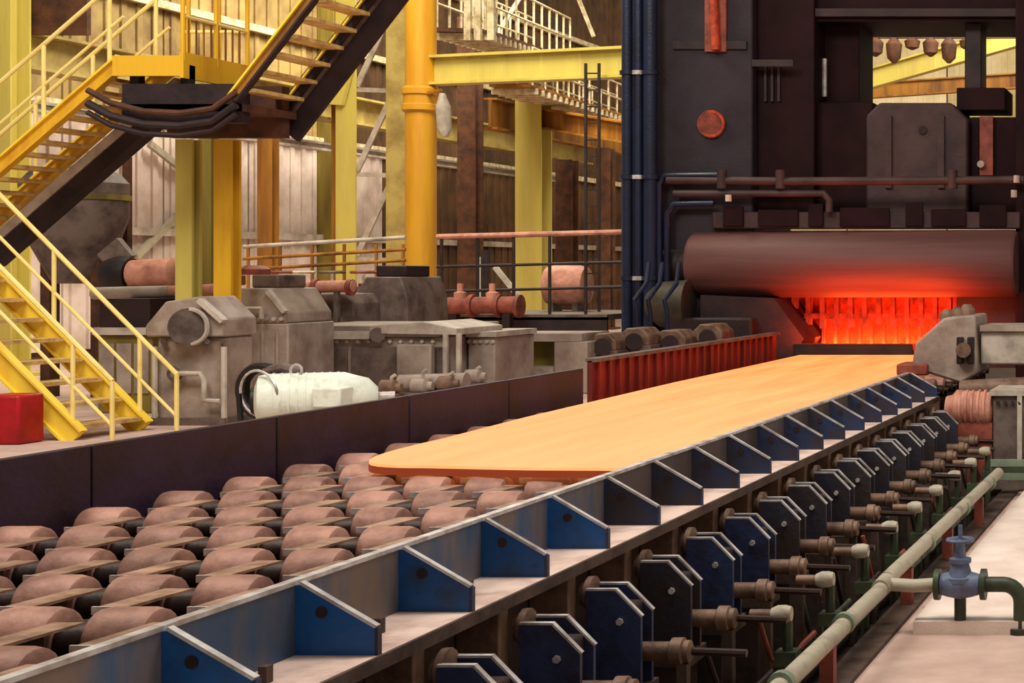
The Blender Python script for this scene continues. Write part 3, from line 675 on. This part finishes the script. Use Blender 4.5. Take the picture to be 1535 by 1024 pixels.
# white motor with hoses
d = 16.6; ax = Vector((1, .25, 0)).normalized(); c0 = Vector(P(382, 600, d)); c1 = c0+Vector((1.02, .5, 0))
t = thing('electric_motor', 'white ribbed electric motor behind the dark left guard', 'motor', (-9.4, 16.8, 0))
MB().lathe([(0, .15), (.03, .25), (.1, .27), (.72, .27), (.8, .24), (.92, .2), (1, .1)], c0, c1, 24).build('frame', WHIT, t)
for k in range(9):
    q = c0.lerp(c1, .14+k*.065); MB().lathe([(0, .275), (1, .275)], q, q+(c1-c0)*.018, 24).build('cooling_rib', WHIT, t)
q = c0.lerp(c1, .74); MB().box(q.x-.14, q.x+.16, q.y-.42, q.y-.16, q.z-.08, q.z+.13).build('terminal_box', WHIT, t, .02)
MB().cyl(c1-(c1-c0)*.02, c1+(c1-c0)*.14, .05, 12).build('shaft_end', EDGE, t)
MB().cyl(c0, c0-(c1-c0)*.03, .13, 16).build('end_shield', BLK, t)
MB().torus(c0.lerp(c1, .35)+Vector((0, -.05, .3)), (0, 1, 0), .06, .015, 14).build('lifting_eye', EDGE, t)
B(c0.x+.05, c0.x+.95, d-.12, d+.62, 0, c0.z-.2).build('motor_base', GREY, t)
cb = thing('hose_loop', 'black hose bundle with pale loops left of the white motor', 'hose', P(385, 600, d+.3))
MB().torus(P(392, 588, d+.35), (.2, 1, .1), .27, .045, 26).build('black_hose', BLK, cb)
MB().torus(P(402, 586, d+.5), (.1, 1, .2), .26, .05, 26).build('black_hose', BLK, cb)
MB().torus(P(388, 590, d-.06), (.3, 1, .1), .24, .014, 26).build('pale_hose', EDGE, cb)
MB().tube([P(395, 575, d+.3), P(400, 556, d+.3), P(425, 550, d+.3), P(450, 556, d+.3), P(455, 580, d+.3)], .05).build('black_hose', GRED, cb)
MB().tube([P(358, 590, d), P(360, 615, d), (W(362, d), d, 0)], .03).build('hose_tail', BLK, cb)
tag(B(W(-20, 15.6), W(34, 15.6), 15.55, 15.9, 0, H(592, 15.6)).build('red_cabinet', RED, None, .03), 'red cabinet at the left edge beside the stair foot', 'cabinet')
# right part: recessed panel and bearing stands before the mill
d = 22; t = thing('machine_frame', 'grey frame around an olive recess, right of the pump block', 'machine', (W(800, d), d, 0))
B(W(740, d), W(830, d), d+.3, d+.36, H(552, d), H(510, d)).build('recess_panel', OLIV, t)
B(W(738, d), W(872, d), d, d+1, H(512, d), H(500, d)).build('top_beam', GREY, t); B(W(738, d), W(745, d), d, d+.3, 0, H(512, d)).build('left_stile', GREY, t)
B(W(830, d), W(880, d), d, d+1, 0, H(512, d)).build('right_case', GREY, t, .02); B(W(745, d), W(830, d), d, d+.3, 0, H(550, d)).build('sill', GREL, t)
for k, (pa, pb, top, dd) in enumerate(((880, 925, 500, 22.4), (925, 975, 492, 22.9), (978, 1030, 495, 23.4), (1035, 1085, 486, 23.9))):
    t = thing('bearing_stand', 'brown bearing stand beside the red-lit guard, %s from the left' % ORD[k], 'bearing stand', (W((pa+pb)/2, dd), dd, 0), 'stands left of the mill')
    B(W(pa, dd), W(pb, dd), dd, dd+.8, 0, H(top+25, dd)).build('base', GRED, t, .02)
    MB().prism(PX(dd, (pa+2, top+26), (pa+2, top+12), (pa+14, top), (pb-14, top), (pb-2, top+12), (pb-2, top+26)), 'y', dd, dd+.6).build('cap', TAN, t, .02)
    MB().cyl(P((pa+pb)/2, top+20, dd-.1), P((pa+pb)/2, top+20, dd), .12, 14).build('bearing_cover', DARK, t)
for k, px in enumerate((955, 975, 1000)):
    tag(MB().tube([(W(px, 24), 24, 0), P(px, 470, 24), P(px-4, 450, 24), P(px+14, 425, 24.3), P(px+18, 395, 24.6)], .035, 8).build('flexible_hose', NAVY), 'navy hose rising at the foot of the mill post, %s from the left' % ORD[k], 'hose', 'hoses at the mill post')
d = 25.5; t = thing('lagged_tank', 'salmon horizontal tank behind the railing, left of the mill', 'tank', P(850, 450, 28))
MB().lathe([(0, .2), (.06, .33), (.2, .36), (.8, .36), (.94, .33), (1, .2)], P(818, 428, 28.6), P(884, 428, 28.6), 22).build('shell', PINK, t)
for px in (832, 868): B(W(px-4, 28.6), W(px+4, 28.6), 28.4, 28.8, H(473, 28.6), H(440, 28.6)).build('saddle', GRED, t)
t = thing('rust_pipe', 'dark red pipe run along the platform right of the round column', 'pipe', P(720, 460, 26.1))
MB().cyl(P(655, 459, 26.1), P(780, 457, 26.1), .14, 16).build('pipe_length', RUST, t)
for px in (662, 705, 745, 775): MB().cyl(P(px, 459, 26.1), P(px+6, 459, 26.1), .19, 16).build('pipe_flange', RUST, t)
for px in (690, 738): MB().lathe([(0, .1), (.5, .1), (.55, .05), (1, .05)], P(px, 452, 26.1), P(px, 425, 26.1), 12).build('pipe_valve', PINK, t)
for px in (680, 760): B(W(px, 26.1)-.06, W(px, 26.1)+.06, 26.05, 26.2, 0, H(468, 26.1)).build('pipe_stand', DARK, t)
t = thing('small_crane_jib', 'pale diagonal jib arm on a post beyond the red pipe', 'jib', P(760, 470, 29))
MB().bar(P(742, 400, 29), P(778, 445, 29), .06, .09).build('arm', GREL, t); MB().bar(P(728, 375, 29), P(728, 478, 29), .12, .12).build('post', UNDR, t); MB().bar(P(720, 385, 29), P(720, 470, 29), .08, .08).build('pale_post', GREL, t)

# ------------------------------------------------------------------ rolling mill
m0 = 26.0
ML = thing('mill_stand', 'huge dark rolling mill stand with open window at the right', 'rolling mill', (W(1280, m0), m0+1, -1.05))
xl0, xl1 = W(932, m0), W(1128, m0); TOP = 9
B(xl0+.45, xl1, m0, m0+2.4, -1.05, TOP).build('left_housing', HOUS, ML, .03)
B(xl0, xl0+.45, m0+.1, m0+2.2, -1.05, TOP).build('outer_plate', UNDR, ML)
xr0 = W(1522, m0)
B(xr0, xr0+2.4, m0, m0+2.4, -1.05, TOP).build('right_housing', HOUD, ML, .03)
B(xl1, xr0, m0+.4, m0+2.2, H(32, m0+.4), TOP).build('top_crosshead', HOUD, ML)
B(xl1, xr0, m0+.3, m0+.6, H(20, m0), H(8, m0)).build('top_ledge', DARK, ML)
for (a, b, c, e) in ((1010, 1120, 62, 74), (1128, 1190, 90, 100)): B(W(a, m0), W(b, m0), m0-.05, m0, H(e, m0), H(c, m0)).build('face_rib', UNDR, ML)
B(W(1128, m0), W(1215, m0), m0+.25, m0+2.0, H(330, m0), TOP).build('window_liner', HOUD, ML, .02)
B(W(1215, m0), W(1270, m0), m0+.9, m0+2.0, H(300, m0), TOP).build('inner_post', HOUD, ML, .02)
for px in (1140, 1150, 1160): B(W(px, m0), W(px+4, m0), m0+.2, m0+.25, H(150, m0), H(95, m0)).build('hose_conduit', UNDR, ML)
MB().tube([P(1222, 150, m0+.8), P(1222, 80, m0+.8)], .05).build('gauge_tube', EDGE, ML); MB().tube([P(1236, 145, m0+.8), P(1236, 88, m0+.8)], .04).build('gauge_tube', EDGE, ML)
B(W(1436, m0), W(1462, m0), m0+.7, m0+1.3, H(150, m0), TOP).build('balance_cylinder', UNDR, ML, .02)
B(W(1425, m0), W(1500, m0), m0+.6, m0+1.6, H(160, m0), H(125, m0)).build('cylinder_foot', HOUD, ML, .02)
# upper chock and backup body
CH = thing('backup_chock', 'brown backup-roll chock block above the work roll in the mill window', 'chock', (W(1330, m0), m0+1, H(310, m0)))
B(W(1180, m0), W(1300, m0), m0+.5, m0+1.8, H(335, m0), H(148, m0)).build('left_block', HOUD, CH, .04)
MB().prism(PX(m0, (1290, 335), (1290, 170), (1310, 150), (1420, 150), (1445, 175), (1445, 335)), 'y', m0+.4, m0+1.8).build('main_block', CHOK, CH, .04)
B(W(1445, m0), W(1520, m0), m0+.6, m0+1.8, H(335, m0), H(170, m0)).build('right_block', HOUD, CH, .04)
for px in (1320, 1400): B(W(px, m0), W(px+10, m0), m0+.34, m0+.4, H(280, m0), H(170, m0)).build('block_rib', CHOK, CH)
B(W(1462, m0), W(1482, m0), m0+.5, m0+.6, H(260, m0), H(170, m0)).build('rust_strip', RUST, CH)
MB().cyl(P(1383, 195, m0+.36), P(1383, 195, m0+.4), .07, 12).build('port', DARK, CH)
MB().cyl(P(1470, 246, m0+.4), P(1470, 246, m0+.5), .06, 12).build('pale_gauge', GREL, CH)
# rust patches of the housing: bracket with orange rod, round rusted cover
MB().cyl(P(1066, 186, m0-.05), P(1066, 186, m0), .22, 18).build('round_cover', RUST, ML); MB().torus(P(1066, 186, m0-.05), (0, 1, 0), .2, .03, 18).build('cover_ring', RSTO, ML)
B(W(1058, m0), W(1090, m0), m0-.06, m0, H(78, m0), H(-20, m0)).build('rusted_bracket', RUST, ML)
MB().cyl(P(1073, 75, m0-.12), P(1069, -20, m0-.12), .07, 12).build('orange_rod', RSTO, ML)
# navy pipes on left side
for k, (px, r, m) in enumerate(((940, .085, NAVY), (957, .07, NAVY), (975, .11, NAVY))):
    q = thing('riser_pipe', 'navy vertical pipe on the left edge of the mill, %s from the left' % ORD[k], 'pipe', P(px, 480, m0-.25), 'navy risers on the mill edge')
    MB().cyl((W(px, m0-.25), m0-.25, .05), (W(px, m0-.25), m0-.25, 8.6), r, 14).build('pipe_length', m, q)
    for py in (115, 270, 420): MB().cyl((W(px, m0-.25), m0-.25, H(py, m0)), (W(px, m0-.25), m0-.25, H(py-6, m0)), r+.03, 14).build('pipe_clamp', EDGE if k == 1 else NAVY, q)
pf = thing('pipe_frame', 'bent navy and brown header pipes on the mill face', 'pipe', P(1050, 290, m0-.2))
dd = m0-.2
MB().tube([P(988, 440, dd), P(988, 275, dd), P(996, 263, dd), P(1085, 262, dd)], .055, 10).build('outer_bend', NAVY, pf)
MB().tube([P(1000, 440, dd), P(1000, 320, dd), P(1010, 306, dd), P(1070, 305, dd)], .055, 10).build('inner_bend', NAVY, pf)
MB().tube([P(1000, 270, dd), P(1175, 272, dd), P(1535, 270, dd)], .07, 10).build('long_header', CHOK, pf)
MB().tube([P(1010, 290, dd), P(1235, 290, dd), P(1243, 300, dd), P(1243, 318, dd)], .06, 10).build('short_header', CHOK, pf)
for px in (1082, 1170, 1428): MB().cyl(P(px, 283, dd-.02), P(px, 255, dd-.02), .08, 10).build('header_clamp', CHOK, pf)
MB().cyl(P(1092, 302, dd-.1), P(1092, 292, dd-.1), .05, 10).build('pale_gauge', GREL, pf)
for px, py in ((1524, 268), (1520, 290)): MB().cyl(P(px, py+6, dd-.1), P(px, py-5, dd-.1), .05, 10).build('pale_gauge', GREL, pf)
gp = thing('roll_guard_beam', 'dark ribbed beam just above the work roll', 'beam', P(1300, 330, m0-.1))
B(W(1070, m0), W(1530, m0), m0-.1, m0+.35, H(343, m0), H(318, m0)).build('beam', CHOK, gp, .02)
for px, wpx, up in ((1088, 30, 8), (1140, 60, 3), (1215, 22, 12), (1262, 74, 6), (1360, 26, 14), (1398, 52, 4), (1470, 40, 10)): B(W(px, m0), W(px+wpx, m0), m0-.16, m0-.1, H(340, m0), H(318-up, m0)).build('beam_lug', HOUD, gp, .01)
# work roll
wr = thing('work_roll', 'wide dull-red cylindrical work roll above the glowing gap', 'roll', (W(1287, 26.4), 26.4, 1.8))
MB().lathe([(0, .5), (.012, .545), (.988, .545), (1, .5)], (W(1045, 26.3), 26.15, 1.79), (W(1530, 26.3), 25.95, 1.81), 48).build('barrel', WROL, wr)
MB().cyl((W(985, 26.3), 26.17, 1.78), (W(1046, 26.3), 26.15, 1.79), .3, 20).build('roll_neck', DARK, wr)
MB().lathe([(0, .2), (.3, .36), (1, .4)], (W(985, 26), 25.6, 1.15), (W(1045, 26), 25.6, 1.15), 20).build('neck_cover', OLVD, wr)
# entry guide: backing plate, teeth and sill lit by the slab and the added red lamps
eg = thing('entry_guide', 'red-lit toothed entry guide under the work roll', 'guide', (W(1300, 26.5), 26.5, .3))
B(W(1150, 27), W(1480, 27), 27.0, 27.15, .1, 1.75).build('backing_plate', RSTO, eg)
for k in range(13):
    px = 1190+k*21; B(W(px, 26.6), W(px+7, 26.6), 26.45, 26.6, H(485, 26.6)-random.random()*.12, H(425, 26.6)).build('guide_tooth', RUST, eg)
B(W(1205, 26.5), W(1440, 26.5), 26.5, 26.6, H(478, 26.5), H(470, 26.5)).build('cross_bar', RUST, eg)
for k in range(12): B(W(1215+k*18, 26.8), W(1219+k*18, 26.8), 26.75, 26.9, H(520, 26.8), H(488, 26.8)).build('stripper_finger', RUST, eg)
B(W(1190, 25.2), W(1368, 25.2), 25.15, 25.45, .2, H(516, 25.2)).build('sill', DARK, eg)
MB().prism([(W(1050, 25.6), .2), (W(1180, 25.6), .2), (W(1205, 25.6), .6), (W(1160, 25.6), 1.25), (W(1050, 25.6), 1.3)], 'y', 25.6, 27).build('left_cheek', DARK, eg)
B(W(1435, 26.3), W(1545, 26.3), 26.2, 27.2, .1, H(440, 26.3)).build('right_cheek', DARK, eg)
B(W(1120, 27), W(1540, 27), 27.15, 27.3, .1, 1.9).build('rear_wall', DARK, eg)
lb = thing('lower_chock', 'dark lower chock block left of the glowing gap', 'chock', (W(1080, 25.4), 25.4, 0))
B(W(1000, 25.4), W(1130, 25.4), 25.3, 25.9, 0, .95).build('block', DARK, lb, .04); B(W(1010, 25.4), W(1120, 25.4), 25.2, 25.3, .3, .6).build('wear_plate', GRED, lb, .02)

# ------------------------------------------------------------------ right side manipulator and machinery
d = 19; t = thing('side_manipulator', 'grey manipulator head with slanted face at the far end of the blue guard', 'manipulator', (W(1420, d), d, -.75))
MB().prism(PX(d, (1366, 552), (1372, 515), (1415, 476), (1462, 472), (1466, 560), (1440, 575)), 'y', d, d+1).build('head', GREY, t, .03)
B(W(1346, d), W(1392, d), d-.1, d+.4, H(562, d), H(545, d)).build('toe_block', RUST, t, .02)
for px in (1436, 1452): B(W(px, d), W(px+9, d), d-.12, d, H(545, d), H(505, d)).build('link_plate', DARK, t, .01)
MB().cyl(P(1444, 525, d-.2), P(1444, 525, d-.1), .09, 14).build('pivot_pin', TAN, t)
for px, py in ((1420, 478), (1450, 470), (1436, 474)): MB().lathe([(0, .09), (.6, .09), (1, .05)], P(px, py+4, d+.3), P(px, py-14, d+.3), 10).build('lug', TAN, t)
B(W(1468, d), W(1640, d), d+.1, d+.9, H(548, d), H(497, d)).build('arm', GREL, t, .03)
B(W(1468, d), W(1640, d), d+.05, d+.95, H(497, d), H(488, d)).build('arm_cap', GREY, t)
B(W(1440, d), W(1640, d), d+.2, d+1.2, -.75, H(580, d)).build('plinth', DARK, t)
MB().cyl(P(1440, 585, d-.1), P(1640, 575, d-.1), .12, 14).build('push_rod', TAN, t)
d = 17.9; t = thing('gear_motor', 'salmon gear motor at the far end of the bearing housings', 'motor', (W(1450, d), d, -.75))
MB().lathe([(0, .16), (.05, .2), (.8, .2), (.88, .14), (1, .12)], P(1490, 615, d), P(1418, 610, d), 18).build('frame', PINK, t)
for k in range(5): MB().cyl(P(1440+k*9, 613, d), P(1443+k*9, 613, d), .215, 18).build('cooling_rib', PINK, t)
B(W(1425, d), W(1490, d), d-.15, d+.2, -.75, H(632, d)).build('motor_base', RUST, t)
d = 17.8; t = thing('gearbox', 'brown gearbox with pale edge strips at the right frame edge', 'gearbox', (W(1512, d), d, -.75))
B(W(1490, d), W(1560, d), d-.1, d+.7, -.75, H(592, d)).build('case', GRED, t, .03); B(W(1486, d), W(1564, d), d-.14, d+.7, H(592, d), H(584, d)).build('lid', GREL, t)
B(W(1527, d), W(1534, d), d-.14, d-.1, H(690, d), H(592, d)).build('edge_strip', GREL, t)
for k in range(4): MB().cyl(P(1496+k*11, 604, d-.14), P(1496+k*11, 604, d-.1), .025, 6).build('bolt', DARK, t)
d = 17.3; t = thing('barrier_frame', 'grey-green low steel frame on the pale concrete at right', 'barrier', (W(1520, d), d, -.66))
for py in (694, 714): MB().bar(P(1478, py, d), P(1640, py, d), .08, .07).build('rail', GRNL, t)
for px in (1482, 1560, 1636): MB().bar((W(px, d), d, H(690, d)), (W(px, d), d, -.66), .07, .07).build('post', GRNL, t)
B(W(1480, d), W(1640, d), d+.02, d+.04, H(712, d), H(696, d)).build('infill_sheet', GRNL, t)
# small machine details: pipework and fittings around the grey machines
def bolts(parent, pts, r=.025, m=GREL):
    f = None
    for p in pts:
        if f is None: f = MB().cyl((p[0], p[1]-.03, p[2]), p, r, 6).build('bolt', m, parent); p0 = Vector(p)
        else:
            c = f.copy(); COL.objects.link(c); c.parent = parent; c.location = f.location+(Vector(p)-p0)
def find(txt): return [o for o in S.objects if str(o.get('label', '')).startswith(txt)][0]
bolts(find('long grey drive enclosure'), [P(442+k*16, 512, 20) for k in range(14)])
bolts(find('grey gear housing with capped'), [P(346+k*11, 478, 18.9) for k in range(8)])
bolts(find('grey block with pipes'), [P(704+k*9, 512, 20.6) for k in range(5)])
e = find('grey gear housing with arched')
MB().tube([P(262, 560, 17.5), P(300, 560, 17.5), P(306, 570, 17.5), P(306, 600, 17.5), P(330, 602, 17.5)], .03).build('oil_pipe', GREL, e)
MB().torus(P(262, 560, 17.52), (0, 1, 0), .07, .02, 16).build('pipe_gland', GRED, e)
for k, (px, py, d, hgt) in enumerate(((585, 590, 19.2, 24), (632, 588, 19.4, 30), (672, 584, 19.5, 22), (712, 574, 19.9, 20))):
    t = thing('oil_pump', 'small grey pump at the foot of the machine row, %s from the left' % ORD[k], 'pump', (W(px, d), d, 0), 'pumps at the foot of the machines')
    B(W(px-14, d), W(px+14, d), d-.12, d+.12, 0, H(py, d)).build('pump_base', GRED, t, .015)
    MB().lathe([(0, .07), (.1, .1), (.7, .1), (.8, .06), (1, .05)], P(px-15, py-8, d), P(px+17, py-9, d), 14).build('pump_body', GREY if k % 2 else TAN, t)
    MB().tube([P(px+2, py-10, d), P(px+2, py-hgt, d), P(px+8, py-hgt-4, d)], .022).build('outlet_pipe', GREL, t)
for k, (px, d, m) in enumerate(((420, 26.8, RUST), (452, 27, CBL), (498, 26.9, GRED), (545, 26.8, RUST), (580, 27, CBL))):
    t = thing('platform_valve', 'valve head standing on the rear platform, %s from the left' % ORD[k], 'valve', P(px, 470, d), 'valves on the rear platform')
    MB().cyl(P(px, 470, d), P(px, 425, d), .08, 12).build('riser', m, t); MB().cyl(P(px, 440, d), P(px, 430, d), .16, 12).build('flange', GRED, t)
    w_ = MB().torus(P(px, 408, d), (0, 0, 1), .18, .03, 16).build('handwheel', m, t); MB().cyl(P(px, 425, d), P(px, 406, d), .025, 6).build('stem', GREL, t)

# ------------------------------------------------------------------ far hall seen through the mill window
girder('far_girder', 'bright yellow girder in the far hall seen through the mill window', (-12.5, 52, 7.5), (-5, 50, 9.3), .6, YELL)
girder('far_girder', 'ochre girder low in the far hall behind the mill window', (-13.5, 57, 8.0), (-4, 56, 8.5), .5, YELO)
tr = thing('roof_truss', 'dark roof truss across the top of the mill window view', 'truss', (-7, 48, 8.8))
MB().bar((-12.5, 48, 8.75), (-2, 48, 8.75), .15, .2).build('lower_chord', BRNS, tr)
MB().bar((-12.5, 48, 10.2), (-2, 48, 10.2), .15, .2).build('upper_chord', BRNS, tr)
for k in range(9): MB().bar((-12.5+k*1.15, 48, 8.75 if k % 2 else 10.2), (-11.35+k*1.15, 48, 10.2 if k % 2 else 8.75), .1, .14).build('truss_web', BRNS, tr)
for k in range(7): tag(MB().lathe([(0, .05), (.2, .2), (.75, .24), (1, .1)], (-10.6+k*.55, 48, 8.3-.2*(k % 3)), (-10.6+k*.55, 48, 8.66), 10).build('hanging_lamp', BRNS), 'small dark fitting hanging under the roof truss, %s from the left' % ORD[k], 'lamp', 'fittings under the far truss')
# clutter in the pit beside the table
def hose(label, pts, r, m): return tag(MB().tube(pts, r, 8).build('pit_hose', m), label, 'hose', 'hoses in the pit')
for k in range(12):
    y = 7.4+k*.93; q = random.random()*.2
    hose('sagging hose from spindle to green stand, %s from the near end' % ORD[k], [(-2.62, y, -.3), (-2.56, y+.06, -.52-q), (-2.5, y+.15, -.6-q), (-2.42, y+.24, -.52), (-2.36, y+.3, -.46)], .016, (GRN, SHFT, RUST)[k % 3])
